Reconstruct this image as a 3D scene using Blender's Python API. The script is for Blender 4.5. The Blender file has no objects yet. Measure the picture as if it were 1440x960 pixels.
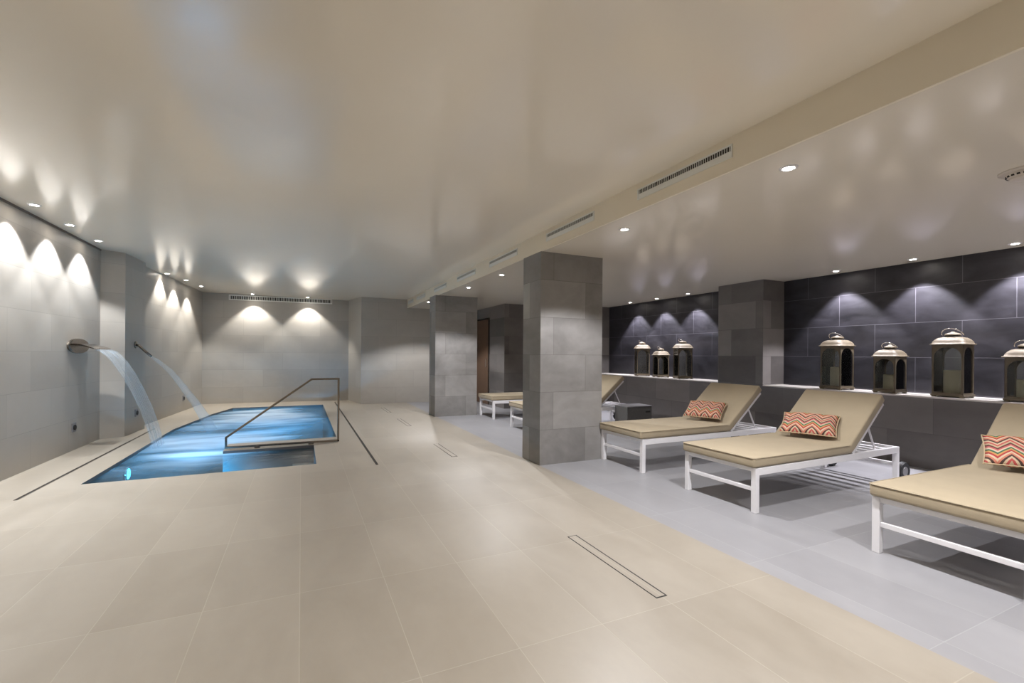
import bpy, bmesh, math, random
from mathutils import Vector, Matrix
random.seed(7)
sc = bpy.context.scene
COL = sc.collection
PI = math.pi
R = math.radians

# ------------------------------------------------------------------ helpers
def link(o, parent=None):
    COL.objects.link(o)
    if parent is not None: o.parent = parent
    return o
def tag(o, label=None, cat=None, group=None, kind=None):
    if label: o['label'] = label
    if cat: o['category'] = cat
    if group: o['group'] = group
    if kind: o['kind'] = kind
    return o
def empty(name, loc=(0, 0, 0), rz=0.0):
    o = bpy.data.objects.new(name, None)
    o.empty_display_size = 0.1
    o.location = loc; o.rotation_euler = (0, 0, rz)
    return link(o)
def build(name, bm, mat, parent=None, smooth=False, bevel=0.0, seg=2, angle=35):
    bmesh.ops.recalc_face_normals(bm, faces=bm.faces[:])
    me = bpy.data.meshes.new(name)
    bm.to_mesh(me); bm.free()
    if mat is not None: me.materials.append(mat)
    if smooth:
        for p in me.polygons: p.use_smooth = True
    o = bpy.data.objects.new(name, me)
    link(o, parent)
    if bevel > 0:
        m = o.modifiers.new('bevel', 'BEVEL'); m.width = bevel; m.segments = seg
        m.limit_method = 'ANGLE'; m.angle_limit = R(angle); m.harden_normals = False
    return o
def copy_tree(o, parent=None):
    c = o.copy(); COL.objects.link(c); c.parent = parent
    for ch in list(o.children): copy_tree(ch, c)
    return c
def box(bm, x0, x1, y0, y1, z0, z1, M=None):
    vs = [bm.verts.new((x, y, z)) for x in (x0, x1) for y in (y0, y1) for z in (z0, z1)]
    for f in ((0,1,3,2),(4,6,7,5),(0,4,5,1),(2,3,7,6),(0,2,6,4),(1,5,7,3)):
        bm.faces.new([vs[i] for i in f])
    if M is not None:
        for v in vs: v.co = M @ v.co
    return vs
def prism(bm, pts, z0, z1):
    a = [bm.verts.new((x, y, z0)) for x, y in pts]
    b = [bm.verts.new((x, y, z1)) for x, y in pts]
    bm.faces.new(a[::-1]); bm.faces.new(b)
    n = len(pts)
    for i in range(n):
        j = (i+1) % n
        bm.faces.new((a[i], a[j], b[j], b[i]))
def cyl(bm, c, r, h, axis='z', n=24, r2=None):
    r2 = r if r2 is None else r2
    A, B = [], []
    for i in range(n):
        t = 2*PI*i/n; u, v = math.cos(t), math.sin(t)
        if axis == 'z':
            p = (c[0]+r*u, c[1]+r*v, c[2]); q = (c[0]+r2*u, c[1]+r2*v, c[2]+h)
        elif axis == 'y':
            p = (c[0]+r*u, c[1], c[2]+r*v); q = (c[0]+r2*u, c[1]+h, c[2]+r2*v)
        else:
            p = (c[0], c[1]+r*u, c[2]+r*v); q = (c[0]+h, c[1]+r2*u, c[2]+r2*v)
        A.append(bm.verts.new(p)); B.append(bm.verts.new(q))
    bm.faces.new(A); bm.faces.new(B[::-1])
    for i in range(n):
        j = (i+1) % n
        bm.faces.new((A[i], B[i], B[j], A[j]))
def lathe(bm, prof, n=32, sx=1.0, sy=1.0, cap=True):
    rings = []
    for r, z in prof:
        rings.append([bm.verts.new((r*sx*math.cos(2*PI*i/n), r*sy*math.sin(2*PI*i/n), z)) for i in range(n)])
    for a, b in zip(rings[:-1], rings[1:]):
        for i in range(n):
            j = (i+1) % n
            bm.faces.new((a[i], a[j], b[j], b[i]))
    if cap:
        bm.faces.new(rings[0][::-1]); bm.faces.new(rings[-1])
def tube(bm, pts, r, n=10, closed=False):
    pts = [Vector(p) for p in pts]; rings = []; N = len(pts)
    rr = r if isinstance(r, (list, tuple)) else [r]*N
    prev = None
    for i, p in enumerate(pts):
        if closed: d = pts[(i+1) % N]-pts[i-1]
        else: d = pts[min(i+1, N-1)]-pts[max(i-1, 0)]
        d.normalize()
        up = prev if prev is not None else (Vector((0,0,1)) if abs(d.z) < .9 else Vector((1,0,0)))
        s = d.cross(up); s.normalize(); up = s.cross(d); up.normalize(); prev = up
        rings.append([bm.verts.new(p+(s*math.cos(2*PI*k/n)+up*math.sin(2*PI*k/n))*rr[i]) for k in range(n)])
    M = N if closed else N-1
    for i in range(M):
        a, b = rings[i], rings[(i+1) % N]
        for k in range(n):
            l = (k+1) % n
            bm.faces.new((a[k], a[l], b[l], b[k]))
    if not closed:
        bm.faces.new(rings[0][::-1]); bm.faces.new(rings[-1])
def bar(bm, p, q, w, h, side=(0, 1, 0)):
    """square bar from p to q: w along side, h across"""
    p, q, s = Vector(p), Vector(q), Vector(side)
    d = (q-p).normalized(); s = (s-d*s.dot(d)).normalized(); u = d.cross(s)
    vs = []
    for c in (p, q):
        for a, b in ((-1,-1),(1,-1),(1,1),(-1,1)):
            vs.append(bm.verts.new(c+s*(a*w/2)+u*(b*h/2)))
    for f in ((0,1,2,3),(7,6,5,4),(0,4,5,1),(1,5,6,2),(2,6,7,3),(3,7,4,0)):
        bm.faces.new([vs[i] for i in f])

# ------------------------------------------------------------------ materials
def srgb(r, g, b):
    def c(v):
        v /= 255.0
        return v/12.92 if v <= .04045 else ((v+.055)/1.055)**2.4
    return (c(r), c(g), c(b), 1)
def newmat(name):
    m = bpy.data.materials.new(name); m.use_nodes = True
    nt = m.node_tree
    return m, nt, nt.nodes['Principled BSDF']
def plain(name, col, rough=.5, metal=0.0, noise=0.0, scale=8, spec=None, bump=0.0, bscale=60, sheen=0):
    m, nt, b = newmat(name)
    b.inputs['Roughness'].default_value = rough; b.inputs['Metallic'].default_value = metal
    if spec is not None: b.inputs['Specular IOR Level'].default_value = spec
    if sheen: b.inputs['Sheen Weight'].default_value = sheen
    tc = nt.nodes.new('ShaderNodeTexCoord')
    if noise > 0:
        n = nt.nodes.new('ShaderNodeTexNoise'); n.inputs['Scale'].default_value = scale; n.inputs['Detail'].default_value = 5
        nt.links.new(tc.outputs['Object'], n.inputs['Vector'])
        mp = nt.nodes.new('ShaderNodeMapRange')
        mp.inputs['From Min'].default_value = .25; mp.inputs['From Max'].default_value = .75
        mp.inputs['To Min'].default_value = 1-noise; mp.inputs['To Max'].default_value = 1+noise
        nt.links.new(n.outputs['Fac'], mp.inputs['Value'])
        vm = nt.nodes.new('ShaderNodeVectorMath'); vm.operation = 'SCALE'
        vm.inputs[0].default_value = col[:3]; nt.links.new(mp.outputs[0], vm.inputs['Scale'])
        nt.links.new(vm.outputs[0], b.inputs['Base Color'])
    else:
        b.inputs['Base Color'].default_value = col
    if bump > 0:
        n2 = nt.nodes.new('ShaderNodeTexNoise'); n2.inputs['Scale'].default_value = bscale; n2.inputs['Detail'].default_value = 3
        nt.links.new(tc.outputs['Object'], n2.inputs['Vector'])
        bp = nt.nodes.new('ShaderNodeBump'); bp.inputs['Strength'].default_value = bump; bp.inputs['Distance'].default_value = .01
        nt.links.new(n2.outputs['Fac'], bp.inputs['Height']); nt.links.new(bp.outputs[0], b.inputs['Normal'])
    return m
def tile_mat(name, c1, c2, grout, rough=.45, offset=.5, var=.12, streak=.10, mortar=.0035, loc=(0,0,0), floor=False, spec=.5, rowvar=None, nscale=1.6, gmix=.75):
    """stone effect porcelain tiles 90 x 45 cm; picks its plane from the face normal"""
    m, nt, b = newmat(name); N = nt.nodes.new; L = nt.links.new
    geo = N('ShaderNodeNewGeometry')
    sp = N('ShaderNodeSeparateXYZ'); L(geo.outputs['Position'], sp.inputs[0])
    sn = N('ShaderNodeSeparateXYZ'); L(geo.outputs['True Normal'], sn.inputs[0])
    def math_(op, a, bb=None):
        x = N('ShaderNodeMath'); x.operation = op
        for i, v in enumerate((a, bb)):
            if v is None: continue
            if isinstance(v, (int, float)): x.inputs[i].default_value = v
            else: L(v, x.inputs[i])
        return x.outputs[0]
    def comb(x, y):
        c = N('ShaderNodeCombineXYZ'); L(x, c.inputs[0]); L(y, c.inputs[1]); return c.outputs[0]
    def mixv(f, a, bb):
        x = N('ShaderNodeMix'); x.data_type = 'VECTOR'; L(f, x.inputs['Factor']); L(a, x.inputs[4]); L(bb, x.inputs[5]); return x.outputs[1]
    ax = math_('ABSOLUTE', sn.outputs[0]); ay = math_('ABSOLUTE', sn.outputs[1]); az = math_('ABSOLUTE', sn.outputs[2])
    isx = math_('GREATER_THAN', ax, ay); isz = math_('GREATER_THAN', az, .7)
    v = mixv(isx, comb(sp.outputs[0], sp.outputs[2]), comb(sp.outputs[1], sp.outputs[2]))
    v = mixv(isz, v, comb(sp.outputs[1], sp.outputs[0]))
    mp = N('ShaderNodeMapping'); L(v, mp.inputs['Vector']); mp.inputs['Location'].default_value = loc
    br = N('ShaderNodeTexBrick'); L(mp.outputs[0], br.inputs['Vector'])
    br.offset = offset; br.offset_frequency = 2; br.squash = 1.0
    br.inputs['Scale'].default_value = 1.0; br.inputs['Brick Width'].default_value = .905
    br.inputs['Row Height'].default_value = .4425; br.inputs['Mortar Size'].default_value = mortar
    br.inputs['Mortar Smooth'].default_value = .3; br.inputs['Bias'].default_value = 0
    br.inputs['Color1'].default_value = (0,0,0,1); br.inputs['Color2'].default_value = (1,1,1,1); br.inputs['Mortar'].default_value = (.5,.5,.5,1)
    # cloudy stone veining, stretched along the tile
    ms = N('ShaderNodeMapping'); L(geo.outputs['Position'], ms.inputs['Vector'])
    ms.inputs['Scale'].default_value = (1.0, .55, 1.5) if not floor else (2.4, 1.0, 1)
    ms.inputs['Rotation'].default_value = (0, 0, R(20) if not floor else R(78))
    n1 = N('ShaderNodeTexNoise'); L(ms.outputs[0], n1.inputs['Vector']); n1.inputs['Scale'].default_value = nscale; n1.inputs['Detail'].default_value = 7; n1.inputs['Roughness'].default_value = .6; n1.inputs['Distortion'].default_value = .6
    n2 = N('ShaderNodeTexNoise'); L(geo.outputs['Position'], n2.inputs['Vector']); n2.inputs['Scale'].default_value = 9; n2.inputs['Detail'].default_value = 6
    sc_ = N('ShaderNodeSeparateColor'); L(br.outputs['Color'], sc_.inputs[0])
    t = math_('ADD', math_('MULTIPLY', math_('SUBTRACT', sc_.outputs[0], .5), var*2), .5)
    t = math_('ADD', t, math_('MULTIPLY', math_('SUBTRACT', n1.outputs['Fac'], .5), streak*8))
    t = math_('ADD', t, math_('MULTIPLY', math_('SUBTRACT', n2.outputs['Fac'], .5), streak*1.6))
    cl = N('ShaderNodeClamp'); L(t, cl.inputs[0])
    mc = N('ShaderNodeMix'); mc.data_type = 'RGBA'; L(cl.outputs[0], mc.inputs['Factor']); mc.inputs[6].default_value = c1; mc.inputs[7].default_value = c2
    mg = N('ShaderNodeMix'); mg.data_type = 'RGBA'; L(math_('MULTIPLY', br.outputs['Fac'], gmix if not floor else .4), mg.inputs['Factor']); L(mc.outputs[2], mg.inputs[6]); mg.inputs[7].default_value = grout
    L(mg.outputs[2], b.inputs['Base Color'])
    rr = math_('ADD', math_('MULTIPLY', math_('SUBTRACT', n1.outputs['Fac'], .5), .25), rough)
    L(rr, b.inputs['Roughness']); b.inputs['Specular IOR Level'].default_value = spec
    bp = N('ShaderNodeBump'); bp.inputs['Strength'].default_value = .35; bp.inputs['Distance'].default_value = .002
    L(math_('SUBTRACT', math_('MULTIPLY', n2.outputs['Fac'], .4), br.outputs['Fac']), bp.inputs['Height']); L(bp.outputs[0], b.inputs['Normal'])
    return m

M = {}
M['beige_floor'] = tile_mat('beige_floor_tile', srgb(136,127,114), srgb(167,159,147), srgb(184,176,162), rough=.42, offset=0, var=.1, streak=.09, floor=True, mortar=.0022, loc=(0,0,0))
M['grey_floor'] = tile_mat('grey_floor_tile', srgb(130,129,132), srgb(158,157,160), srgb(176,176,176), rough=.42, offset=.0, var=.16, streak=.09, floor=True, mortar=.0022, loc=(-.15,-.02,0))
M['light_wall'] = tile_mat('light_wall_tile', srgb(156,150,142), srgb(186,181,173), srgb(148,143,136), rough=.45, var=.14, streak=.08, mortar=.0025, loc=(.0,.03,0))
M['dark_wall'] = tile_mat('charcoal_wall_tile', srgb(80,76,74), srgb(132,127,124), srgb(84,80,77), rough=.5, var=.38, streak=.1, mortar=.003, loc=(.0,.03,0))
M['column'] = tile_mat('grey_column_tile', srgb(98,95,93), srgb(164,161,158), srgb(98,94,91), rough=.5, var=.3, streak=.12, mortar=.003, loc=(.0,.03,0))
M['black_wall'] = tile_mat('slate_niche_tile', srgb(14,13,16), srgb(54,52,59), srgb(96,93,100), rough=.5, var=.12, streak=.2, mortar=.0035, loc=(.06,.03,0), nscale=4)
M['pool_tile'] = tile_mat('grey_pool_tile', srgb(84,80,78), srgb(106,102,99), srgb(96,92,90), rough=.4, var=.1, streak=.08)
M['sill'] = plain('pale_stone_sill', srgb(196,190,184), .45, noise=.06, scale=6)
def ceil_mat(name, col, rough=.22, ior=1.7):
    m = plain(name, col, rough, noise=.015, scale=1.2); b = m.node_tree.nodes['Principled BSDF']
    b.inputs['IOR'].default_value = ior
    return m
M['ceiling'] = ceil_mat('satin_stretch_ceiling', srgb(238,230,215), .14)
M['beam'] = plain('satin_cream_paint', srgb(232,222,202), .4, noise=.01, scale=2)
M['white_metal'] = plain('white_powder_coat', srgb(226,224,226), .35, noise=.01, scale=30, bump=.03, bscale=400)
M['grille'] = plain('white_grille_metal', srgb(228,228,222), .4, noise=.01, scale=20)
M['dark_slot'] = plain('dark_slot', srgb(30,28,26), .7, noise=.05, scale=40)
M['steel'] = plain('brushed_steel', srgb(140,131,122), .2, metal=1.0, noise=.04, scale=30)
M['chrome'] = plain('chrome', srgb(215,212,208), .12, metal=1.0, noise=.01, scale=30)
M['rubber'] = plain('black_rubber', srgb(24,23,24), .5, noise=.05, scale=40)
M['hub'] = plain('grey_hub_plastic', srgb(120,118,120), .35, noise=.03, scale=40)
M['cushion'] = plain('tan_outdoor_fabric', srgb(160,146,122), .75, noise=.05, scale=5, bump=.12, bscale=30, sheen=.1)
M['lantern'] = plain('taupe_lantern_metal', srgb(104,93,76), .55, metal=.1, noise=.14, scale=14, bump=.1, bscale=60)
M['candle'] = plain('grey_candle_wax', srgb(186,180,160), .55, noise=.04, scale=12)
M['box_fabric'] = plain('charcoal_woven_box', srgb(80,78,76), .7, noise=.12, scale=60, bump=.3, bscale=120)
M['door_wood'] = plain('bronze_tinted_door', srgb(108,84,66), .3, noise=.1, scale=3)
M['detector'] = plain('ivory_plastic', srgb(205,196,186), .4, noise=.01, scale=20)
def lamp_mat(name, col, s):
    m, nt, b = newmat(name); b.inputs['Base Color'].default_value = (.8,.8,.8,1)
    b.inputs['Emission Color'].default_value = col; b.inputs['Emission Strength'].default_value = s
    return m
M['lamp'] = lamp_mat('lit_lamp', (1,.93,.84,1), 90)
M['pool_lamp'] = lamp_mat('lit_blue_pool_lamp', (.06,.62,1,1), 7)
# clear glass for lantern panes
g = bpy.data.materials.new('lantern_glass'); g.use_nodes = True; nt = g.node_tree; nt.nodes.remove(nt.nodes['Principled BSDF'])
tr = nt.nodes.new('ShaderNodeBsdfTransparent'); tr.inputs[0].default_value = (.93,.94,.92,1)
gl = nt.nodes.new('ShaderNodeBsdfGlossy'); gl.inputs['Roughness'].default_value = .05
fr = nt.nodes.new('ShaderNodeFresnel'); fr.inputs['IOR'].default_value = 1.5
mx = nt.nodes.new('ShaderNodeMixShader'); nt.links.new(fr.outputs[0], mx.inputs[0]); nt.links.new(tr.outputs[0], mx.inputs[1]); nt.links.new(gl.outputs[0], mx.inputs[2])
nt.links.new(mx.outputs[0], nt.nodes['Material Output'].inputs[0]); M['glass'] = g
# chevron cushion fabric (UV based: u across, v up)
def chevron():
    m, nt, b = newmat('chevron_print_fabric'); N = nt.nodes.new; L = nt.links.new
    uv = N('ShaderNodeUVMap'); sp = N('ShaderNodeSeparateXYZ'); L(uv.outputs[0], sp.inputs[0])
    def mt(op, a, bb):
        x = N('ShaderNodeMath'); x.operation = op
        for i, v in enumerate((a, bb)):
            if isinstance(v, (int, float)): x.inputs[i].default_value = v
            else: L(v, x.inputs[i])
        return x.outputs[0]
    zig = mt('PINGPONG', mt('MULTIPLY', sp.outputs[0], 3.4), .5)
    t = mt('ADD', mt('MULTIPLY', sp.outputs[1], 1.6), mt('MULTIPLY', zig, .75))
    fr_ = mt('FRACT', t, 0)
    cr = N('ShaderNodeValToRGB'); cr.color_ramp.interpolation = 'CONSTANT'; L(fr_, cr.inputs[0])
    cols = [(222,196,160),(214,92,88),(236,210,176),(86,60,52),(232,146,120),(238,214,180),(196,62,66),(230,170,104),(60,120,88),(236,214,184),(220,110,112),(110,66,56)]
    el = cr.color_ramp.elements
    while len(el) < len(cols): el.new(.5)
    for i, c in enumerate(cols):
        el[i].position = i/len(cols); el[i].color = srgb(*[v*.8 for v in c])
    L(cr.outputs[0], b.inputs['Base Color']); b.inputs['Roughness'].default_value = .85
    return m
M['chevron'] = chevron()
# pool water: clear tinted surface, frothy where the jets churn it, blue lamp glow painted into the froth
def water():
    m = bpy.data.materials.new('churned_pool_water'); m.use_nodes = True; nt = m.node_tree; N = nt.nodes.new; L = nt.links.new
    nt.nodes.remove(nt.nodes['Principled BSDF'])
    geo = N('ShaderNodeNewGeometry')
    mp = N('ShaderNodeMapping'); L(geo.outputs['Position'], mp.inputs[0]); mp.inputs['Scale'].default_value = (.55,1.5,1); mp.inputs['Rotation'].default_value = (0,0,R(-8))
    n = N('ShaderNodeTexNoise'); L(mp.outputs[0], n.inputs['Vector']); n.inputs['Scale'].default_value = 1.1; n.inputs['Detail'].default_value = 3; n.inputs['Distortion'].default_value = .5  # streaks draw foam together with blurred wall reflections
    # froth is thickest around where the water curtain lands and through the middle of the main basin
    sp = N('ShaderNodeSeparateXYZ'); L(geo.outputs['Position'], sp.inputs[0])
    def mt(op, a, bb=0):
        x = N('ShaderNodeMath'); x.operation = op
        for i, v in enumerate((a, bb)):
            if isinstance(v, (int, float)): x.inputs[i].default_value = v
            else: L(v, x.inputs[i])
        return x.outputs[0]
    def dist(cx, cy, sx, sy):
        a = mt('DIVIDE', mt('SUBTRACT', sp.outputs[0], cx), sx); c = mt('DIVIDE', mt('SUBTRACT', sp.outputs[1], cy), sy)
        return mt('SQRT', mt('ADD', mt('MULTIPLY', a, a), mt('MULTIPLY', c, c)))
    def blob(cx, cy, sx, sy):
        r = N('ShaderNodeMapRange'); r.interpolation_type = 'SMOOTHSTEP'
        r.inputs['From Min'].default_value = 0; r.inputs['From Max'].default_value = 1; r.inputs['To Min'].default_value = 1; r.inputs['To Max'].default_value = 0
        L(dist(cx, cy, sx, sy), r.inputs['Value']); return r.outputs[0]
    base = mt('MAXIMUM', blob(-1.15, 8.1, 1.7, 1.9), mt('MULTIPLY', blob(-.8, 10.4, 2.0, 3.2), .9))
    base = mt('MAXIMUM', base, mt('MULTIPLY', blob(-1.4, 6.6, 1.3, 1.1), .45))
    f = mt('ADD', mt('MULTIPLY', base, 1.15), mt('MULTIPLY', mt('SUBTRACT', n.outputs['Fac'], .5), 2.2))
    cl = N('ShaderNodeClamp'); L(mt('MULTIPLY', f, mt('MINIMUM', mt('MULTIPLY', base, 2.5), 1.0)), cl.inputs[0]); cl.inputs['Max'].default_value = .92
    # ripples
    n2 = N('ShaderNodeTexNoise'); L(mp.outputs[0], n2.inputs['Vector']); n2.inputs['Scale'].default_value = 5; n2.inputs['Detail'].default_value = 3
    bp = N('ShaderNodeBump'); bp.inputs['Strength'].default_value = .5; bp.inputs['Distance'].default_value = .03; L(n2.outputs['Fac'], bp.inputs['Height'])
    tr = N('ShaderNodeBsdfTransparent'); tr.inputs[0].default_value = (.62,.86,.95,1)
    gl = N('ShaderNodeBsdfGlossy'); gl.inputs['Roughness'].default_value = .16; L(bp.outputs[0], gl.inputs['Normal'])
    fr = N('ShaderNodeFresnel'); fr.inputs['IOR'].default_value = 1.33; L(bp.outputs[0], fr.inputs['Normal'])
    clear = N('ShaderNodeMixShader'); L(fr.outputs[0], clear.inputs[0]); L(tr.outputs[0], clear.inputs[1]); L(gl.outputs[0], clear.inputs[2])
    df = N('ShaderNodeBsdfDiffuse'); df.inputs[0].default_value = (.5,.7,.88,1)
    tl = N('ShaderNodeBsdfTranslucent'); tl.inputs[0].default_value = (.6,.85,1,1)
    cm = N('ShaderNodeMix'); cm.data_type = 'RGBA'; L(mt('POWER', cl.outputs[0], 1.15), cm.inputs['Factor']); cm.inputs[6].default_value = (.14,.46,.82,1); cm.inputs[7].default_value = (.82,.9,.97,1); L(cm.outputs[2], df.inputs[0])  # froth colour carries the blue glow of the pool lamps, whiter where thick
    fo = N('ShaderNodeMixShader'); fo.inputs[0].default_value = .5; L(df.outputs[0], fo.inputs[1]); L(tl.outputs[0], fo.inputs[2])
    fx = N('ShaderNodeMixShader'); L(cl.outputs[0], fx.inputs[0]); L(clear.outputs[0], fx.inputs[1]); L(fo.outputs[0], fx.inputs[2])
    L(fx.outputs[0], nt.nodes['Material Output'].inputs[0])
    return m
M['water'] = water()
def fall():
    m = bpy.data.materials.new('falling_water'); m.use_nodes = True; nt = m.node_tree; N = nt.nodes.new; L = nt.links.new
    nt.nodes.remove(nt.nodes['Principled BSDF'])
    geo = N('ShaderNodeTexCoord')
    mp = N('ShaderNodeMapping'); L(geo.outputs['Object'], mp.inputs[0]); mp.inputs['Scale'].default_value = (.6,16,.6)
    n = N('ShaderNodeTexNoise'); L(mp.outputs[0], n.inputs['Vector']); n.inputs['Scale'].default_value = 1.5; n.inputs['Detail'].default_value = 3
    mr = N('ShaderNodeMapRange'); L(n.outputs['Fac'], mr.inputs['Value']); mr.inputs['From Min'].default_value = .3; mr.inputs['From Max'].default_value = .75; mr.inputs['To Min'].default_value = .08; mr.inputs['To Max'].default_value = .32
    tr = N('ShaderNodeBsdfTransparent'); tr.inputs[0].default_value = (.95,.98,1,1)
    df = N('ShaderNodeBsdfDiffuse'); df.inputs[0].default_value = (.8,.87,.95,1)
    tl = N('ShaderNodeBsdfTranslucent'); tl.inputs[0].default_value = (.85,.92,1,1)
    a = N('ShaderNodeMixShader'); a.inputs[0].default_value = .5; L(df.outputs[0], a.inputs[1]); L(tl.outputs[0], a.inputs[2])
    x = N('ShaderNodeMixShader'); L(mr.outputs[0], x.inputs[0]); L(tr.outputs[0], x.inputs[1]); L(a.outputs[0], x.inputs[2])
    L(x.outputs[0], nt.nodes['Material Output'].inputs[0]); return m
M['fall'] = fall()

# ------------------------------------------------------------------ room shell
XB = 2.54            # line between beige and grey floors, under the beam face
ZL = 2.51            # lower ceiling
XR = 6.6; XN = 7.1   # right wall face, niche back
Y0 = -4.0
def zc(x): return 2.81-(x+2.71)*.0152     # the higher ceiling falls gently to the beam
def struct(name, bm, mat, bevel=0, parent=None):
    o = build(name, bm, mat, parent, bevel=bevel); 
    if parent is None: o['kind'] = 'structure'
    return o

bm = bmesh.new()
P0 = [(-1.95,5.8),(.167,5.8),(.167,7.02),(-.93,7.02),(-.93,7.55),(.5,7.55),(.5,12.4),(-1.45,12.4),(-1.7,11.3),(-1.95,9.3)]
def slab(pts):
    bm.faces.new([bm.verts.new((x, y, 0)) for x, y in pts])
slab([(-3.2,Y0),(XB,Y0),(XB,5.8),(-3.2,5.8)])
slab([(.167,5.8),(XB,5.8),(XB,7.02),(.167,7.02)])
slab([(-.93,7.02),(XB,7.02),(XB,7.55),(-.93,7.55)])
slab([(.5,7.55),(XB,7.55),(XB,12.4),(.5,12.4)])
slab([(-3.2,12.4),(XB,12.4),(XB,14),(-3.2,14)])
slab([(-3.2,5.8),(-1.95,5.8),(-1.95,9.3),(-1.7,11.3),(-1.45,12.4),(-3.2,12.4)])
bmesh.ops.remove_doubles(bm, verts=bm.verts[:], dist=1e-4)
struct('floor', bm, M['beige_floor'])
bm = bmesh.new(); bm.faces.new([bm.verts.new(v) for v in ((XB,Y0,0),(7.4,Y0,0),(7.4,14,0),(XB,14,0))])
struct('floor', bm, M['grey_floor'])

def wall(name, pts, mat, z0=0, z1=3.0):
    bm = bmesh.new(); prism(bm, pts, z0, z1); return struct(name, bm, mat)
wall('wall_left', [(-2.71,Y0),(-2.71,8.68),(-3.2,8.68),(-3.2,Y0)], M['light_wall'])
wall('wall_left', [(-2.71,8.68),(-2.45,8.80),(-2.41,9.62),(-2.53,9.66),(-3.2,9.66),(-3.2,8.68)], M['light_wall'])       # pilaster
wall('wall_left', [(-2.54,9.66),(-2.26,13.6),(-3.2,13.6),(-3.2,9.66)], M['light_wall'])
wall('wall_back', [(-2.6,13.6),(-2.26,13.6),(1.18,13.34),(1.18,14),(-3.2,14),(-3.2,13.6)], M['light_wall'])
wall('wall_back', [(1.18,13.34),(1.385,12.22),(XB+.6,12.1),(XB+.6,14),(1.18,14)], M['light_wall'])
wall('wall_back', [(XB+.6,12.1),(4.4,12.06),(7.4,12.06),(7.4,14),(XB+.6,14)], M['dark_wall'])
wall('wall_front', [(-3.2,Y0),(7.4,Y0),(7.4,Y0-.3),(-3.2,Y0-.3)], M['light_wall'])
wall('wall_right', [(4.4,9.95),(7.4,9.95),(7.4,12.06),(4.4,12.06)], M['dark_wall'])
wall('wall_right', [(XR,Y0),(7.4,Y0),(7.4,9.95),(XR,9.95)], M['dark_wall'], 0, .845-.02)       # low wall under the niches
wall('wall_right', [(XR,4.85),(XN+.1,4.85),(XN+.1,5.70),(XR,5.70)], M['dark_wall'], .825, 3)
wall('wall_right', [(XR,9.47),(XN+.1,9.47),(XN+.1,9.95),(XR,9.95)], M['dark_wall'], .825, 3)
wall('wall_right', [(XN,Y0),(7.4,Y0),(7.4,9.95),(XN,9.95)], M['black_wall'], .825, 3)
for (a, b_) in ((Y0, 4.85), (5.70, 9.47)):
    bm = bmesh.new(); box(bm, XR-.004, XN, a+.001, b_-.001, .825, .845); o = struct('trim_1', bm, M['sill'], bevel=.002)
# ceilings and the dropped beam between them
bm = bmesh.new()
v = [bm.verts.new(p) for p in ((-3.2,Y0,zc(-3.2)),(XB,Y0,zc(XB)),(XB,14,zc(XB)),(-3.2,14,zc(-3.2)),(-3.2,Y0,3.1),(XB,Y0,3.1),(XB,14,3.1),(-3.2,14,3.1))]
for f in ((0,1,2,3),(4,7,6,5),(0,4,5,1),(1,5,6,2),(2,6,7,3),(3,7,4,0)): bm.faces.new([v[i] for i in f])
struct('ceiling', bm, M['ceiling'])
bm = bmesh.new(); box(bm, XB+.02, 7.4, Y0, 14, ZL, 3.1); struct('ceiling', bm, M['ceiling'])
bm = bmesh.new(); box(bm, XB, XB+.02, Y0, 14, ZL, 3.1); struct('trim_2', bm, M['beam'])
# shadow gap line where the left wall meets the ceiling
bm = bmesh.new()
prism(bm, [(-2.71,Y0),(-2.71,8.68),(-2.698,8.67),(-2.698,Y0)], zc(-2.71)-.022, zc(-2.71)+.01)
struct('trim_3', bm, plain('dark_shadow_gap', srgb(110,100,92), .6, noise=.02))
# columns
wall('wall_column', [(XB,4.70),(3.415,4.70),(3.415,5.16),(XB,5.16)], M['column'], 0, ZL+.001)
wall('wall_column', [(2.50,9.17),(3.415,9.17),(3.415,9.64),(2.50,9.64)], M['column'], 0, ZL+.001)
for o in COL.objects:
    if o.name.startswith('wall_column'): o['label'] = 'dark tiled column'

# ------------------------------------------------------------------ pool
zw = -.035
bm = bmesh.new()
outer = P0
def ring(z): return [bm.verts.new((x, y, z)) for x, y in outer]
a, b_ = ring(-.001), ring(-1.15)
for i in range(len(outer)):
    j = (i+1) % len(outer); bm.faces.new((a[i], b_[i], b_[j], a[j]))
bm.faces.new(b_[::-1])
basin = empty('pool_basin', (0,0,0)); tag(basin, 'sunken grey tiled pool with an entry bay in front of the handrail ledge', 'pool')
build('basin_shell', bm, M['pool_tile'], basin)
for k in range(4):          # entry steps going down from the right
    bm = bmesh.new(); x1 = .167; box(bm, x1-.27*(k+1), x1-.27*k, 5.802, 7.018, -1.149, -.24*(k+1)); build('step', bm, M['pool_tile'], basin, bevel=.006)
bm = bmesh.new()
pts = [(-1.949,5.801),(.166,5.801),(.166,7.019),(-.931,7.019),(-.931,7.551),(.499,7.551),(.499,12.399),(-1.449,12.399),(-1.699,11.3),(-1.949,9.3)]
bm.faces.new([bm.verts.new((x, y, zw)) for x, y in pts])
w = build('pool_water', bm, M['water']); tag(w, 'glowing blue churned water filling the sunken pool', 'water')
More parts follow.
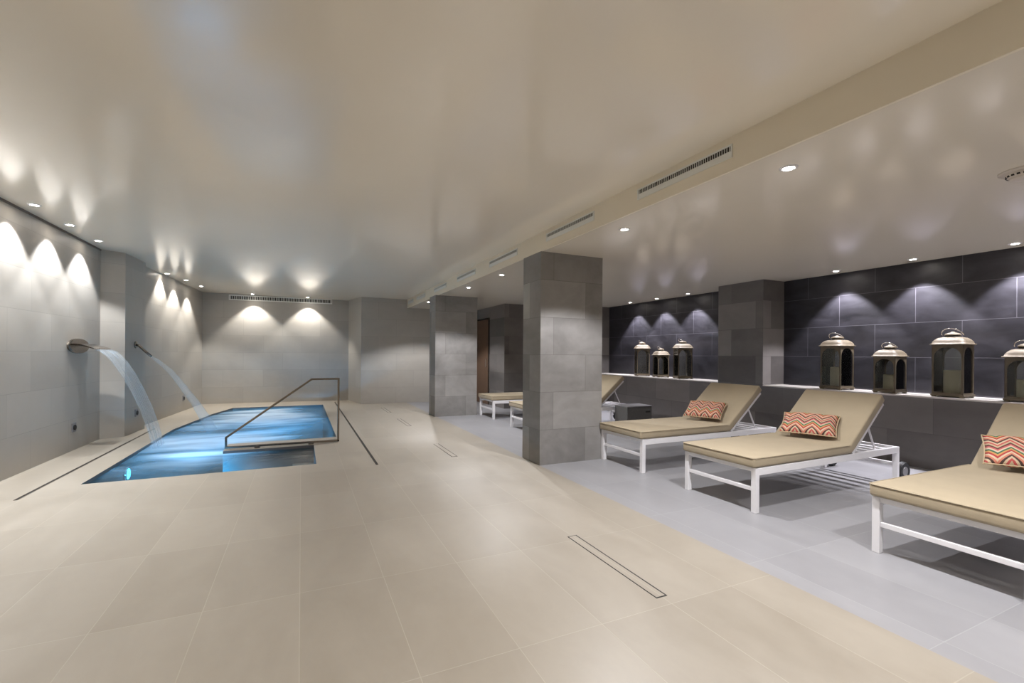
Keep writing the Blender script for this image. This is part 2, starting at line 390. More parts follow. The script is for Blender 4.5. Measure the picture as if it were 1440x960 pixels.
# underwater lamps
def aim(n):
    d = Vector((n[0], n[1], -.7)).normalized()
    return d.to_track_quat('-Z', 'Y').to_matrix()
def pool_lamp(loc, nrm, label, power):
    t = empty('pool_lamp', loc); t.rotation_euler = Vector(nrm).to_track_quat('Z', 'Y').to_euler()
    tag(t, label, 'lamp', 'underwater pool lamps')
    bm = bmesh.new(); lathe(bm, [(.085,-.01),(.09,.012),(.07,.02),(.066,.016)], 28); build('trim_ring', bm, M['chrome'], t, smooth=True)
    bm = bmesh.new(); cyl(bm, (0,0,.005), .062, .016); build('lens', bm, M['pool_lamp'], t)
    ld = bpy.data.lights.new('pool_light', 'SPOT'); ld.energy = power; ld.color = (.05,.5,1); ld.spot_size = R(125); ld.spot_blend = .7; ld.shadow_soft_size = .06
    lo = bpy.data.objects.new('pool_light', ld); link(lo, t); lo.location = (0,0,.06); lo.rotation_euler = (PI,0,0); lo.matrix_basis = Matrix.Translation((0,0,.06)) @ (t.rotation_euler.to_matrix().inverted() @ aim(nrm)).to_4x4()
pool_lamp((-1.9386,7.05,-.2), (1,0,0), 'bright underwater lamp in the near left corner of the pool', 200)
pool_lamp((-1.25,5.8114,-.4), (0,1,0), 'underwater lamp in the near side of the pool under the coping', 240)
pool_lamp((-.3,7.5614,-.4), (0,1,0), 'underwater lamp on the far face of the handrail ledge', 560)
pool_lamp((-1.9386,8.9,-1.0), (1,0,0), 'deep underwater lamp on the left pool side behind the water curtain', 800)

# ------------------------------------------------------------------ handrail on the ledge
hr = empty('pool_handrail', (-.2,7.1,0)); tag(hr, 'brushed steel handrail sloping down into the pool from the ledge', 'handrail')
def L_(p): return (p[0]+.2, 0, p[1])
bm = bmesh.new()
seq = [(.494,.012),(.494,.925),(.135,.925),(-.905,.165),(-.905,.045)]
W_, H_ = .05, .03
# posts and rails as mitred flat bar
def flat(bm, pts, w, t):
    n = len(pts); vs = []
    for i, p in enumerate(pts):
        p = Vector(L_(p))
        d0 = (Vector(L_(pts[i]))-Vector(L_(pts[i-1]))).normalized() if i > 0 else None
        d1 = (Vector(L_(pts[i+1]))-Vector(L_(pts[i]))).normalized() if i < n-1 else None
        d = ((d0 or d1)+(d1 or d0)).normalized(); nn = Vector((-d.z,0,d.x))
        k = 1/max(.4, nn.dot(Vector((-(d0 or d1).z,0,(d0 or d1).x))))
        vs.append([bm.verts.new(p+nn*(s*t/2*k)+Vector((0,e*w/2,0))) for s, e in ((-1,-1),(1,-1),(1,1),(-1,1))])
    for a, c in zip(vs[:-1], vs[1:]):
        for i in range(4): j=(i+1)%4; bm.faces.new((a[i],a[j],c[j],c[i]))
    bm.faces.new(vs[0]); bm.faces.new(vs[-1][::-1])
flat(bm, seq, .05, .026); build('rail', bm, M['steel'], hr, bevel=.004)
bm = bmesh.new(); bar(bm, L_((-.92,.032)), L_((.507,.012+.014)), .05, .026); build('base_bar', bm, M['steel'], hr, bevel=.003)
for x in (-.54,.13):
    bm = bmesh.new(); cyl(bm, (x+.2,-.034,.0), .036, .05, 'y', 20); cyl(bm, (x+.2,-.05,.0), .024, .02, 'y', 20)
    build('fixing_bolt', bm, M['steel'], hr, smooth=False, bevel=.003)

# ------------------------------------------------------------------ water spouts and falling water
sp = empty('waterfall_spout', (-2.71,7.93,1.37)); tag(sp, 'wide flat steel waterfall spout on an oval plate on the left wall', 'spout')
bm = bmesh.new()
lathe(bm, [(1,0),(1,.02),(.93,.03)], 40, 1, 1)
for v in bm.verts: v.co = Vector((v.co.z, v.co.x*.31, v.co.y*.10))
build('wall_plate', bm, M['steel'], sp, smooth=False)
bm = bmesh.new()
prof = [(.02,.03),(.10,.028),(.18,.005),(.26,-.025),(.27,-.035),(.255,-.04),(.17,-.012),(.10,.005),(.02,.005)]
wy = lambda x: .19+.10*min(1, x/.22)
for s in (0,):
    A = [bm.verts.new((x, wy(x), z)) for x, z in prof]; B = [bm.verts.new((x, -wy(x), z)) for x, z in prof]
    n = len(prof)
    for i in range(n): j=(i+1)%n; bm.faces.new((A[i],A[j],B[j],B[i]))
    bm.faces.new(A); bm.faces.new(B[::-1])
build('blade', bm, M['steel'], sp, bevel=.002)
# curtain of water
bm = bmesh.new()
path = [(-2.45,1.325,.28),(-2.40,1.305,.278),(-2.34,1.25,.272),(-2.27,1.16,.265),(-2.17,.98,.255),(-2.07,.76,.245),(-1.98,.52,.235),(-1.90,.26,.225),(-1.83,-.04,.215)]
NU = 17; G = []
for side in (1,-1):
    rows = []
    for (x, z, hw) in path:
        row = []
        for u in range(NU):
            q = -1+2*u/(NU-1)
            th = .014+.008*math.sin(u*2.7)*1+.006*(1-z)
            row.append(bm.verts.new((x+side*th, 7.97+hw*q, z)))
        rows.append(row)
    G.append(rows)
for rows in G:
    for a, c in zip(rows[:-1], rows[1:]):
        for u in range(NU-1): bm.faces.new((a[u],a[u+1],c[u+1],c[u]))
A, B = G
for a, c, i in ((A,B,0),(A,B,NU-1)):
    for k in range(len(path)-1): bm.faces.new((a[k][i],a[k+1][i],c[k+1][i],c[k][i]))
for k in (0,len(path)-1):
    for u in range(NU-1): bm.faces.new((A[k][u],A[k][u+1],B[k][u+1],B[k][u]))
o = build('water_curtain', bm, M['fall'], smooth=True); tag(o, 'wide curtain of water falling from the flat spout into the pool', 'water')
t = empty('water_jet_spout', (-2.43,9.19,1.41)); tag(t, 'slim steel jet spout pointing down from the pilaster on the left wall', 'spout')
bm = bmesh.new(); cyl(bm, (0,0,0), .055, .018, 'x', 28); build('wall_plate', bm, M['steel'], t, bevel=.003)
bm = bmesh.new(); tube(bm, [(.01,0,0),(.05,0,-.01),(.12,0,-.09),(.215,0,-.19)], [.02,.021,.02,.018], 14); build('pipe', bm, M['steel'], t, smooth=True)
bm = bmesh.new()
jp = [(-2.205,1.208),(-2.1,1.12),(-1.96,.97),(-1.84,.80),(-1.73,.62),(-1.62,.45),(-1.53,.28),(-1.45,.12),(-1.38,-.04)]
tube(bm, [(x,9.19,z) for x, z in jp], [.02,.028,.038,.046,.054,.062,.07,.078,.082], 14)
o = build('water_jet', bm, M['fall'], smooth=True); tag(o, 'narrow jet of water arcing from the slim spout into the pool', 'water')
# small push plates low on the walls
def plate(loc, rz, label):
    t = empty('push_plate', loc, rz); tag(t, label, 'button', 'small push plates on the left wall')
    bm = bmesh.new(); box(bm, 0,.012,-.06,.06,-.06,.06); build('cover', bm, M['hub'], t, bevel=.003)
    bm = bmesh.new(); cyl(bm, (.012,0,0), .034, .012, 'x', 20); build('button', bm, M['dark_slot'], t)
plate((-2.711,7.83,.30), 0, 'small dark square push plate low on the wall under the wide spout')
plate((-2.428,9.25,.31), R(-2), 'small dark square push plate low on the pilaster under the jet spout')
plate((-2.362,12.16,.28), R(-4), 'small dark square push plate low on the far part of the left wall')

# ------------------------------------------------------------------ drains
def slot_drain(x, y0, y1, label):
    t = empty('slot_drain', (x, y0, 0)); tag(t, label, 'drain')
    bm = bmesh.new()
    box(bm, -.014,-.007, 0, y1-y0, 0, .003); box(bm, .007,.014, 0, y1-y0, 0, .003); build('edge_profile', bm, M['steel'], t)
    bm = bmesh.new(); box(bm, -.007,.007, 0, y1-y0, 0, .0015); build('slot', bm, M['dark_slot'], t)
slot_drain(-2.25, 5.4, 9.55, 'long thin slot drain between the left wall and the pool')
slot_drain(.81, 5.48, 12.9, 'long thin slot drain to the right of the pool handrail')
def insert_drain(y0, y1, label):
    t = empty('tile_insert_drain', (1.768, y0, 0)); tag(t, label, 'drain', 'short floor drains along the walkway')
    L = y1-y0
    bm = bmesh.new()
    box(bm, -.036,-.030, 0, L, 0, .0015); box(bm, .028,.038, 0, L, 0, .0015); box(bm, -.030,.028, 0, .008, 0, .0015); box(bm, -.030,.028, L-.008, L, 0, .0015)
    build('gap', bm, M['dark_slot'], t)
    bm = bmesh.new(); box(bm, -.030,.028, .008, L-.008, 0, .002); build('tile_insert', bm, M['beige_floor'], t)
insert_drain(1.88,2.78,'short floor drain nearest the viewer')
insert_drain(5.53,6.42,'short floor drain beside the near column')
insert_drain(8.19,9.18,'short floor drain level with the far column')
insert_drain(10.2,11.2,'farthest short floor drain near the back wall')

# ------------------------------------------------------------------ air grilles
def grille(name, w, h, n, place, label, group=None, solid=.5, f=.012, lw=.002):
    """grille in the local x-z plane, facing -y"""
    t = empty(name, (0,0,0)); tag(t, label, 'vent', group)
    bm = bmesh.new()
    box(bm, 0,w,-.008,0,0,f); box(bm, 0,w,-.008,0,h-f,h); box(bm, 0,f,-.008,0,f,h-f); box(bm, w-f,w,-.008,0,f,h-f)
    if solid: box(bm, f,w-f,-.006,0,f,f+(h-2*f)*solid)
    build('frame', bm, M['grille'], t, bevel=.0015)
    z0 = f+(h-2*f)*solid
    bm = bmesh.new(); box(bm, f,w-f,-.002,0,z0,h-f); build('backing', bm, M['dark_slot'], t)
    bm = bmesh.new()
    for k in range(n):
        x = f+(w-2*f)*(k+.5)/n; box(bm, x-lw,x+lw,-.006,-.002,z0,h-f)
    build('louvre', bm, M['grille'], t)
    t.matrix_world = place
    return t
gl = [(2.09,3.01,'long white slot grille on the beam, nearest of the row'),(3.63,4.57,'white slot grille on the beam just before the near column'),
      (5.34,6.31,'white slot grille on the beam, first beyond the near column'),(6.92,7.86,'white slot grille on the beam, second beyond the near column'),
      (8.53,9.42,'white slot grille on the beam above the far column'),(10.2,11.05,'small far slot grille on the beam, second from the back wall'),(11.4,12.0,'farthest slot grille on the beam, against the back wall')]
for y0, y1, lb in gl:
    grille('air_grille', y1-y0, .09, 46, Matrix.Translation((XB, y1, 2.592)) @ Matrix.Rotation(-PI/2, 4, 'Z'), lb, 'slot grilles along the beam', .5)
ang = math.atan2(13.34-13.6, 1.18+2.26)
px = -1.69; py = 13.6+(px+2.26)*math.tan(ang)
grille('wall_grille', 2.45, .135, 60, Matrix.Translation((px, py, 2.635)) @ Matrix.Rotation(ang, 4, 'Z'), 'long white framed air grille high on the back wall above the pool', None, 0, .026, .006)

# ------------------------------------------------------------------ downlights
def downlight(x, y, z, label, group, power=60, size=90, blend=.25, col=(1,.93,.84), r=.036, soft=.02):
    t = empty('downlight', (x, y, z)); tag(t, label, 'downlight', group)
    bm = bmesh.new(); lathe(bm, [(r+.018,0),(r+.016,-.006),(r,-.008),(r-.004,0)], 28, cap=False); build('trim_ring', bm, M['white_metal'], t, smooth=True)
    bm = bmesh.new(); cyl(bm, (0,0,-.004), r-.004, .004, n=24); build('lamp', bm, M['lamp'], t)
    ld = bpy.data.lights.new('downlight_beam', 'SPOT'); ld.energy = power; ld.color = col; ld.spot_size = R(size); ld.spot_blend = blend; ld.shadow_soft_size = soft
    lo = bpy.data.objects.new('downlight_beam', ld); link(lo, t); lo.location = (0,0,-.02)
    return t
WL = dict(power=112, size=92, blend=.35, col=(.95,.97,1))
WF = dict(power=92, size=94, blend=.4, col=(1,.965,.91))
g1 = 'downlights washing the left wall'
for i, (x, y, lb) in enumerate([(-2.51,6.33,'ceiling downlight by the left wall, nearest of the visible row'),(-2.515,7.14,'second visible ceiling downlight by the left wall'),(-2.52,7.99,'ceiling downlight by the left wall just before the pilaster'),
        (-2.35,10.72,'ceiling downlight by the far left wall, first beyond the pilaster'),(-2.20,11.48,'middle ceiling downlight by the far left wall'),(-2.08,12.36,'ceiling downlight by the far left wall closest to the back corner'),
        (-1.14,13.25,'left downlight above the back wall grille'),(.14,13.17,'right downlight above the back wall grille')]):
    downlight(x, y, zc(x), lb, g1 if i < 6 else 'downlights over the back wall grille', **(WL if i < 3 else WF))
for y in (5.5,4.67,3.84,2.9): downlight(-2.51, y, zc(-2.51), 'ceiling downlight by the left wall out of view', g1, **WL)
g2 = 'downlights along the beam over the loungers'
for x, y, lb in [(2.83,1.91,'brightest downlight behind the beam, nearest the viewer'),(2.81,3.52,'downlight behind the beam just in front of the near column'),(2.76,6.36,'downlight behind the beam, first beyond the near column'),
        (2.75,7.85,'downlight behind the beam just before the far column'),(2.68,10.46,'farthest downlight behind the beam near the back wall')]:
    downlight(x, y, ZL, lb, g2, power=140, size=126, blend=.3, soft=.012, col=(.97,.97,1))
downlight(2.83, .35, ZL, 'downlight behind the beam out of view', g2, power=140, size=126, blend=.3, soft=.012, col=(.97,.97,1))
g3 = 'downlights washing the slate niches'
for x, y, lb in [(6.85,2.14,'niche downlight nearest the right edge of the photo'),(6.85,3.03,'niche downlight between the two tall near lanterns'),(6.85,3.92,'niche downlight over the tall lantern beside the pilaster'),
        (6.85,6.64,'niche downlight of the far niche closest to the pilaster'),(6.85,7.5,'middle niche downlight of the far niche'),(6.85,8.36,'niche downlight at the far end of the far niche')]:
    downlight(x, y, ZL, lb, g3, power=150, size=88, blend=.35, col=(.93,.92,1))
for y in (1.25,.36): downlight(6.85, y, ZL, 'niche downlight out of view', g3, power=150, size=88, blend=.35, col=(.93,.92,1))
g4 = 'unseen fill lamps added behind the viewer'  # added fill: unseen lamps that brighten the room and its ceiling
for x in (-1.6,.2,1.8):
    for y in (.2,-1.3,-2.8): downlight(x, y, zc(x), 'unseen fill lamp added on the ceiling behind the viewer', g4, power=40, size=140, blend=.6, col=(1,.95,.88), soft=.04)
for x in (4.2,5.6):
    for y in (-.6,-2.4): downlight(x, y, ZL, 'unseen fill lamp added on the low ceiling behind the viewer', g4, power=3, size=140, blend=.6, col=(1,.94,.87), soft=.06)

# smoke detector
t = empty('smoke_detector', (4.235,1.285,ZL)); tag(t, 'round ivory smoke detector on the low ceiling at the right edge', 'smoke detector')
bm = bmesh.new(); lathe(bm, [(.12,0),(.118,-.008),(.09,-.012)], 36); build('mounting_plate', bm, M['detector'], t, smooth=True)
bm = bmesh.new(); lathe(bm, [(.085,-.012),(.083,-.03),(.07,-.038),(.066,-.05),(.05,-.056)], 36); build('sensor_body', bm, M['detector'], t, bevel=.002)
bm = bmesh.new()
for k in range(18):
    a_ = 2*PI*k/18; Mx = Matrix.Rotation(a_, 4, 'Z'); box(bm, .0735,.0838,-.008,.008,-.034,-.024, Mx)
build('sensor_slot', bm, M['dark_slot'], t)

# ------------------------------------------------------------------ door in the dark wall beyond the far column
d = empty('door_1', (4.4,11.35,0)); d['kind'] = 'structure'
bm = bmesh.new(); box(bm, -.02,-.001,-.42,.44,0,2.2); build('door_leaf', bm, M['door_wood'], d, bevel=.003)
bm = bmesh.new(); box(bm, -.03,-.001,-.46,-.42,0,2.24); box(bm, -.03,-.001,.44,.48,0,2.24); box(bm, -.03,-.001,-.42,.44,2.2,2.24); build('door_frame', bm, M['steel'], d)
bm = bmesh.new(); tube(bm, [(-.02,-.34,.97),(-.06,-.34,.97),(-.06,-.34,1.17),(-.02,-.34,1.17)], .01, 8); build('door_handle', bm, M['chrome'], d)

# ------------------------------------------------------------------ loungers (local x: foot to head, y: across, origin at the foot end centre)
LW = .755
def make_lounger():
    t = empty('sun_lounger')
    hy = LW/2; s = .045; Z = .372; Lx = 2.22
    for x in (0, Lx-s):
        for y in (-hy, hy-s):
            bm = bmesh.new(); box(bm, x, x+s, y, y+s, 0, Z); build('leg', bm, M['white_metal'], t, bevel=.003)
    bm = bmesh.new()
    box(bm, s, Lx-s, -hy, -hy+.03, Z-.062, Z); box(bm, s, Lx-s, hy-.03, hy, Z-.062, Z)
    box(bm, .004, .03, -hy+s, hy-s, Z-.034, Z); box(bm, Lx-.03, Lx-.004, -hy+s, hy-s, Z-.034, Z)
    build('frame', bm, M['white_metal'], t, bevel=.003)
    for x in (.01, Lx-.035):
        bm = bmesh.new(); box(bm, x, x+.025, -hy+s, hy-s, .175, .208); build('stretcher', bm, M['white_metal'], t, bevel=.003)
    for k in range(4):
        x = 1.62+k*.14; bm = bmesh.new(); box(bm, x, x+.055, -hy+.03, hy-.03, Z-.03, Z-.012); build('slat', bm, M['white_metal'], t, bevel=.003)
    bm = bmesh.new()
    for k in range(14): box(bm, .09+k*.095, .15+k*.095, -hy+.03, hy-.03, Z-.02, Z-.004)
    build('seat_deck', bm, M['white_metal'], t)
    # backrest frame
    hx = 1.385; ang = R(40.5); Lb = .70
    ex = (hx+Lb*math.cos(ang), Z+.0+Lb*math.sin(ang))
    bm = bmesh.new()
    for y in (-hy+.016, hy-.016): bar(bm, (hx,y,Z), (ex[0],y,ex[1]), .028, .028)
    for k in range(8):
        q = .06+k*.086; c = (hx+q*math.cos(ang), Z+q*math.sin(ang)); bar(bm, (c[0],-hy+.05,c[1]), (c[0],hy-.05,c[1]), .04, .014, (math.cos(ang),0,math.sin(ang)))
    build('backrest_frame', bm, M['white_metal'], t, bevel=.002)
    q = .50; c = (hx+q*math.cos(ang), Z+q*math.sin(ang)-.012)
    for y in (-hy+.09, hy-.09):
        bm = bmesh.new(); bar(bm, (c[0],y,c[1]), (c[0]+.17,y,Z-.01), .014, .014); build('support_strut', bm, M['white_metal'], t)
    # mattress, folded at the hinge
    th = .085; prof = []
    z0 = Z+.004; z1 = z0+th
    ca, sa = math.cos(ang), math.sin(ang); nx, nz = -sa, ca
    bx, bz = hx+.005, Z+.018
    low = [(-.03,z0),(.45,z0),(.95,z0),(hx-.02,z0)]
    lowb = [(bx+q*ca, bz+q*sa) for q in (.03,.25,.5,.73)]
    topb = [(bx+q*ca+nx*th, bz+q*sa+nz*th) for q in (.73,.5,.25)]
    # inner fold point: intersection of top planes
    k = (z1-(bz+nz*th))/sa; fold = (bx+nx*th+k*ca, z1)
    top = [fold, (.95,z1),(.45,z1),(-.03,z1)]
    prof = low+lowb+topb+top
    bm = bmesh.new()
    ys = [-hy-.005, hy+.005]
    # cross-section as strips so it can be softly bevelled
    A = [bm.verts.new((x, ys[0], z)) for x, z in prof]; B = [bm.verts.new((x, ys[1], z)) for x, z in prof]
    n = len(prof)
    for i in range(n): j=(i+1)%n; bm.faces.new((A[i],A[j],B[j],B[i]))
    bot = low+lowb; tp = (topb+top)[::-1]
    nb = len(bot)
    for S in (A, B):
        T = S[nb:][::-1]
        for i in range(nb-1): 
            if i < len(T)-1: bm.faces.new((S[i],S[i+1],T[i+1],T[i]))
        if nb > len(T): bm.faces.new((S[len(T)-1],S[nb-1],T[-1]))
    m = build('mattress', bm, M['cushion'], t, smooth=True, bevel=.02, seg=4, angle=50)
    # piping along the seams
    bm = bmesh.new()
    e = z1-.006
    tube(bm, [(fold[0]-.02,ys[0],e),(.95,ys[0],e),(.45,ys[0],e),(-.015,ys[0],e),(-.03,ys[0]+.015,e),(-.03,0,e),(-.03,ys[1]-.015,e),(-.015,ys[1],e),(.45,ys[1],e),(.95,ys[1],e),(fold[0]-.02,ys[1],e)], .0045, 6)
    build('piping', bm, M['cushion'], m)
    # wheels at the head end
    for y in (-hy+.005, hy-.05):
        bm = bmesh.new(); cx, cz = Lx+.125, .1
        lathe(bm, [(.06,-.022),(.09,-.025),(.1,-.013),(.1,.013),(.09,.025),(.06,.022)], 28, cap=True)
        for v in bm.verts: v.co = Vector((cx+v.co.x, y+.022+v.co.z, cz+v.co.y))
        wl = build('wheel', bm, M['rubber'], t, smooth=False)
        bm = bmesh.new(); cyl(bm, (cx, y-.004, cz), .05, .052, 'y', 20); build('hub', bm, M['hub'], wl, bevel=.004)
        bm = bmesh.new(); bar(bm, (Lx-.03,y+.022,cz+.03), (cx,y+.022,cz), .018, .024); build('axle_bracket', bm, M['white_metal'], t)
    return t
gL = 'row of sun loungers on the grey floor'
L0 = make_lounger()
spots = [(3.40,2.935,R(.8),'tan cushioned white lounger in the middle foreground with a chevron pillow, wheels visible'),
         (3.47,1.375,R(-.5),'tan cushioned white lounger cut by the right edge of the photo'),
         (3.41,4.315,0,'tan cushioned white lounger with its foot just right of the near column'),
         (3.40,7.03,0,'tan cushioned white lounger half hidden behind the near column'),
         (3.47,8.76,0,'farthest tan cushioned white lounger beside the far column')]
for i, (x, y, a_, lb) in enumerate(spots):
    o = L0 if i == 0 else copy_tree(L0)
    o.location = (x, y, 0); o.rotation_euler = (0,0,a_); tag(o, lb, 'sun lounger', gL)

# ------------------------------------------------------------------ chevron pillows
def pillow_mesh(w, h, d):
    bm = bmesh.new(); n = 20; uvl = bm.loops.layers.uv.new('UVMap'); top = {}; bot = {}
    for i in range(n+1):
        for j in range(n+1):
            u, v = -1+2*i/n, -1+2*j/n
            x = u*w/2*(1-.07*(1-abs(v)**2.0)*abs(u)**3*0 - .05*(1-v*v)*abs(u)); y = v*h/2*(1-.06*(1-u*u)*abs(v))
            z = d/2*((1-u**4)*(1-v**4))**.55*(1+.05*math.sin(5*u+3*v))
            top[i,j] = bm.verts.new((x,y,z)); 
            bot[i,j] = top[i,j] if i in (0,n) or j in (0,n) else bm.verts.new((x,y,-z*.8))
    for S, fl in ((top,0),(bot,1)):
        for i in range(n):
            for j in range(n):
                q = [(i,j),(i+1,j),(i+1,j+1),(i,j+1)]
                if fl: q = q[::-1]
                f = bm.faces.new([S[k] for k in q])
                for lp, k in zip(f.loops, q): lp[uvl].uv = (k[0]/n, k[1]/n)
    return bm
def pillow(name, corner_l, corner_r, tilt, label):
    a, c = Vector(corner_l), Vector(corner_r); w = (c-a).length; ex = (c-a).normalized()
    up = Vector((0,0,1)); fwd = up.cross(ex).normalized()
    if fwd.x < 0: fwd = -fwd
    ey = (fwd*math.cos(tilt)+up*math.sin(tilt)).normalized(); ez = ex.cross(ey)
    h = .315
    t = empty(name, a); tag(t, label, 'cushion', 'chevron pillows on the loungers')
    mid = (a+c)/2+ey*h/2+ez*.055
    bm = pillow_mesh(w+.03, h, .12)
    o = build('cover', bm, M['chevron'], t, smooth=True)
    mw = Matrix((( ex.x,ey.x,ez.x,mid.x-a.x),(ex.y,ey.y,ez.y,mid.y-a.y),(ex.z,ey.z,ez.z,mid.z-a.z),(0,0,0,1)))
    for v in o.data.vertices: v.co = mw @ v.co
    bm = bmesh.new()
    hw, hh = (w+.03)/2, h/2
    pts = []
    nseg = 12
    for k in range(nseg): q=-1+2*k/nseg; pts.append((q*hw, -hh*(1-.06*(1-q*q)), 0))
    for k in range(nseg): q=-1+2*k/nseg; pts.append((hw*(1-.05*(1-q*q)), q*hh, 0))
    for k in range(nseg): q=1-2*k/nseg; pts.append((q*hw, hh*(1-.06*(1-q*q)), 0))
    for k in range(nseg): q=1-2*k/nseg; pts.append((-hw*(1-.05*(1-q*q)), q*hh, 0))
    tube(bm, [mw @ Vector(p) for p in pts], .005, 6, closed=True); build('piping', bm, M['chevron'], t, smooth=True)
ZC = .461
pillow('chevron_pillow', (4.575,3.15,ZC+.008), (4.755,2.72,ZC+.008), R(34), 'chevron patterned pillow on the lounger in the middle foreground')
pillow('chevron_pillow', (4.57,4.46,ZC+.008), (4.74,4.06,ZC+.008), R(34), 'chevron patterned pillow on the lounger by the near column')
pillow('chevron_pillow', (4.65,1.60,ZC+.008), (4.82,1.17,ZC+.008), R(34), 'chevron patterned pillow on the lounger at the right edge')

# ------------------------------------------------------------------ storage box behind the loungers
t = empty('storage_box', (5.33,6.40,0)); tag(t, 'charcoal storage box with a hand slot between the loungers and the right wall', 'box')
bm = bmesh.new(); box(bm, -.27,.27,-.17,.17,0,.405); build('body', bm, M['box_fabric'], t, bevel=.01)
bm = bmesh.new(); box(bm, -.274,.274,-.174,.174,.405,.42); build('lid', bm, M['hub'], t, bevel=.004)
bm = bmesh.new(); box(bm, .13,.23,-.173,-.169,.30,.325); build('hand_slot', bm, M['dark_slot'], t)

# ------------------------------------------------------------------ lanterns on the sill
def arch_panel(bm, w, h, t, Mx, fw=.017):
    """framed panel with a rounded arch opening, in x-z plane"""
    iw = w/2-fw; spring = h-.05-iw*.75; n = 10
    inner = [(-iw, fw)]+[(-iw, spring)]
    for k in range(1, n): a_ = PI-PI*k/n; inner.append((iw*math.cos(a_), spring+iw*.95*math.sin(a_)))
    inner += [(iw, spring),(iw, fw)]
    outer = [(-w/2,0)]+[(-w/2,spring)]
    for k in range(1, n):
        a_ = PI-PI*k/n; cx = math.cos(a_); outer.append((max(-1,min(1,cx*1.35))*w/2, h))
    outer += [(w/2,spring),(w/2,0)]
    rows = []
    for y in (-t/2, t/2):
        rows.append(([bm.verts.new(Mx @ Vector((x,y,z))) for x, z in outer],[bm.verts.new(Mx @ Vector((x,y,z))) for x, z in inner]))
    N = len(outer)
    (o1,i1),(o2,i2) = rows
    for i in range(N):
        j = (i+1) % N
        bm.faces.new((o1[i],o1[j],i1[j],i1[i])); bm.faces.new((o2[i],i2[i],i2[j],o2[j]))
        bm.faces.new((i1[i],i1[j],i2[j],i2[i])); bm.faces.new((o1[i],o2[i],o2[j],o1[j]))
def sq_lathe(bm, prof, n=6, pw=5.0):
    """rounded-square lathe"""
    rings = []; K = 32
    for r, z in prof:
        ring = []
        for i in range(K):
            a_ = 2*PI*i/K+PI/4*0; c_, s_ = math.cos(a_), math.sin(a_)
            k = (abs(c_)**pw+abs(s_)**pw)**(-1/pw)
            ring.append(bm.verts.new((r*k*c_, r*k*s_, z)))
        rings.append(ring)
    for a, b in zip(rings[:-1], rings[1:]):
        for i in range(K): j=(i+1)%K; bm.faces.new((a[i],a[j],b[j],b[i]))
    bm.faces.new(rings[0][::-1]); bm.faces.new(rings[-1])
def make_lantern(w, h):
    """w body width, h height to the eaves"""
    t = empty('lantern'); m = M['lantern']
    bm = bmesh.new(); box(bm, -w/2-.01,w/2+.01,-w/2-.01,w/2+.01,.014,.036)
    for sx in (-1,1):
        for sy in (-1,1): box(bm, sx*(w/2-.015)-.018,sx*(w/2-.015)+.018,sy*(w/2-.015)-.018,sy*(w/2-.015)+.018,0,.014)
    build('base', bm, m, t, bevel=.003)
    for k in range(4):
        Mx = Matrix.Rotation(k*PI/2, 4, 'Z') @ Matrix.Translation((0,-w/2+.004,.036))
        bm = bmesh.new(); arch_panel(bm, w, h-.036, .008, Mx); fr_ = build('arched_frame', bm, m, t)
        bm = bmesh.new(); box(bm, -w/2+.02,w/2-.02,.006,.009,.02,h-.07, Mx); build('glass_pane', bm, M['glass'], fr_)
    r = w/2
    bm = bmesh.new()
    sq_lathe(bm, [(r+.028,h-.004),(r+.034,h+.002),(r+.03,h+.008),(r+.018,h+.012),(r+.012,h+.034),(r*.96,h+.058),(r*.78,h+.078),(r*.5,h+.088)], pw=7)
    build('roof', bm, m, t, smooth=True)
    bm = bmesh.new(); cyl(bm, (0,0,h+.082), r*.45, .03, n=24); build('vent_neck', bm, M['dark_slot'], t)
    bm = bmesh.new(); lathe(bm, [(r*.52,h+.104),(r*.54,h+.11),(r*.47,h+.126),(r*.28,h+.137),(.02,h+.141),(.014,h+.15),(.004,h+.152)], 28); build('cap', bm, m, t, smooth=True)
    # handle: wire bail leaning back
    bm = bmesh.new(); pts = []
    for k in range(15):
        a_ = PI*k/14; pts.append((r*.70*math.cos(a_), r*.62*math.sin(a_), h+.112+r*.52*math.sin(a_)))
    tube(bm, pts, .0055, 8); build('handle', bm, M['chrome'], t, smooth=True)
    return t
big = make_lantern(.275, .60); small = make_lantern(.24, .46)
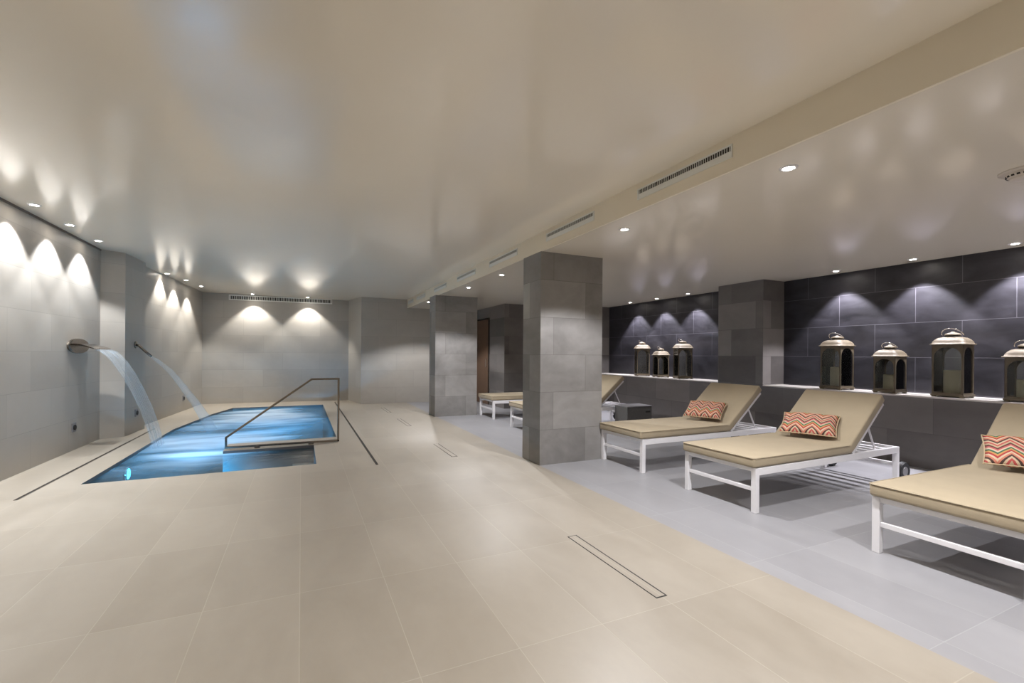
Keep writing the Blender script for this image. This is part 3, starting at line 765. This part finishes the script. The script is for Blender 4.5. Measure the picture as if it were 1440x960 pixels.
LP = [(big, 6.79,3.865,R(86),'tall taupe lantern nearest the pilaster in the near niche','b'),
      (small, 6.77,3.225,R(88),'short taupe lantern between the two tall ones in the near niche','s'),
      (big, 6.79,2.62,R(92),'tall taupe lantern near the right of the near niche','b'),
      (small, 6.77,2.03,R(90),'short taupe lantern cut by the right edge of the photo','s'),
      (big, 6.84,7.93,R(60),'tall taupe lantern on the left of the far niche','b'),
      (small, 6.82,7.33,R(74),'short taupe lantern in the middle of the far niche','s'),
      (big, 6.84,6.75,R(66),'tall taupe lantern on the right of the far niche','b')]
used = set()
for src, x, y, a_, lb, kd in LP:
    o = src if kd not in used else copy_tree(src); used.add(kd)
    o.location = (x, y, .845); o.rotation_euler = (0,0,a_); tag(o, lb, 'lantern', 'lanterns on the niche sills')
bm = bmesh.new(); lathe(bm, [(.075,0),(.078,.006),(.078,.265),(.07,.272),(.03,.262)], 28)
cn = build('pillar_candle', bm, M['candle'], smooth=False)
bm = bmesh.new(); tube(bm, [(0,0,.255),(.001,0,.27),(.004,0,.285)], .002, 6); build('wick', bm, M['dark_slot'], cn)
first = True
for (src, x, y, a_, lb, kd) in LP[:4]:
    o = cn if first else copy_tree(cn); first = False
    o.location = (x, y, .845+.037); o.scale = (1,1,1) if kd == 'b' else (.85,.85,.72)
    tag(o, 'pale unlit candle inside the '+lb.replace('taupe ', ''), 'candle', 'candles in the near niche lanterns')

# ------------------------------------------------------------------ camera
cam = bpy.data.cameras.new('camera'); co = bpy.data.objects.new('camera', cam); link(co); sc.camera = co
cam.sensor_width = 36; cam.lens = 36*640/1440; cam.shift_y = 18/1440; cam.clip_start = .05
yaw = math.atan(296/640)
fw = Vector((math.sin(yaw), math.cos(yaw), 0)); r0 = Vector((math.cos(yaw), -math.sin(yaw), 0)); up0 = Vector((0,0,1)); rl = .007
rt = r0*math.cos(rl)+up0*math.sin(rl); up = -r0*math.sin(rl)+up0*math.cos(rl)
co.matrix_world = Matrix(((rt.x,up.x,-fw.x,0),(rt.y,up.y,-fw.y,0),(rt.z,up.z,-fw.z,1.3),(0,0,0,1)))

# ------------------------------------------------------------------ world and view
w = bpy.data.worlds.new('world'); sc.world = w; w.use_nodes = True
w.node_tree.nodes['Background'].inputs[0].default_value = (.5,.45,.4,1); w.node_tree.nodes['Background'].inputs[1].default_value = .05
vs = sc.view_settings; vs.view_transform = 'Standard'; vs.look = 'None'; vs.gamma = 1; vs.use_curve_mapping = False; vs.exposure = 0.32
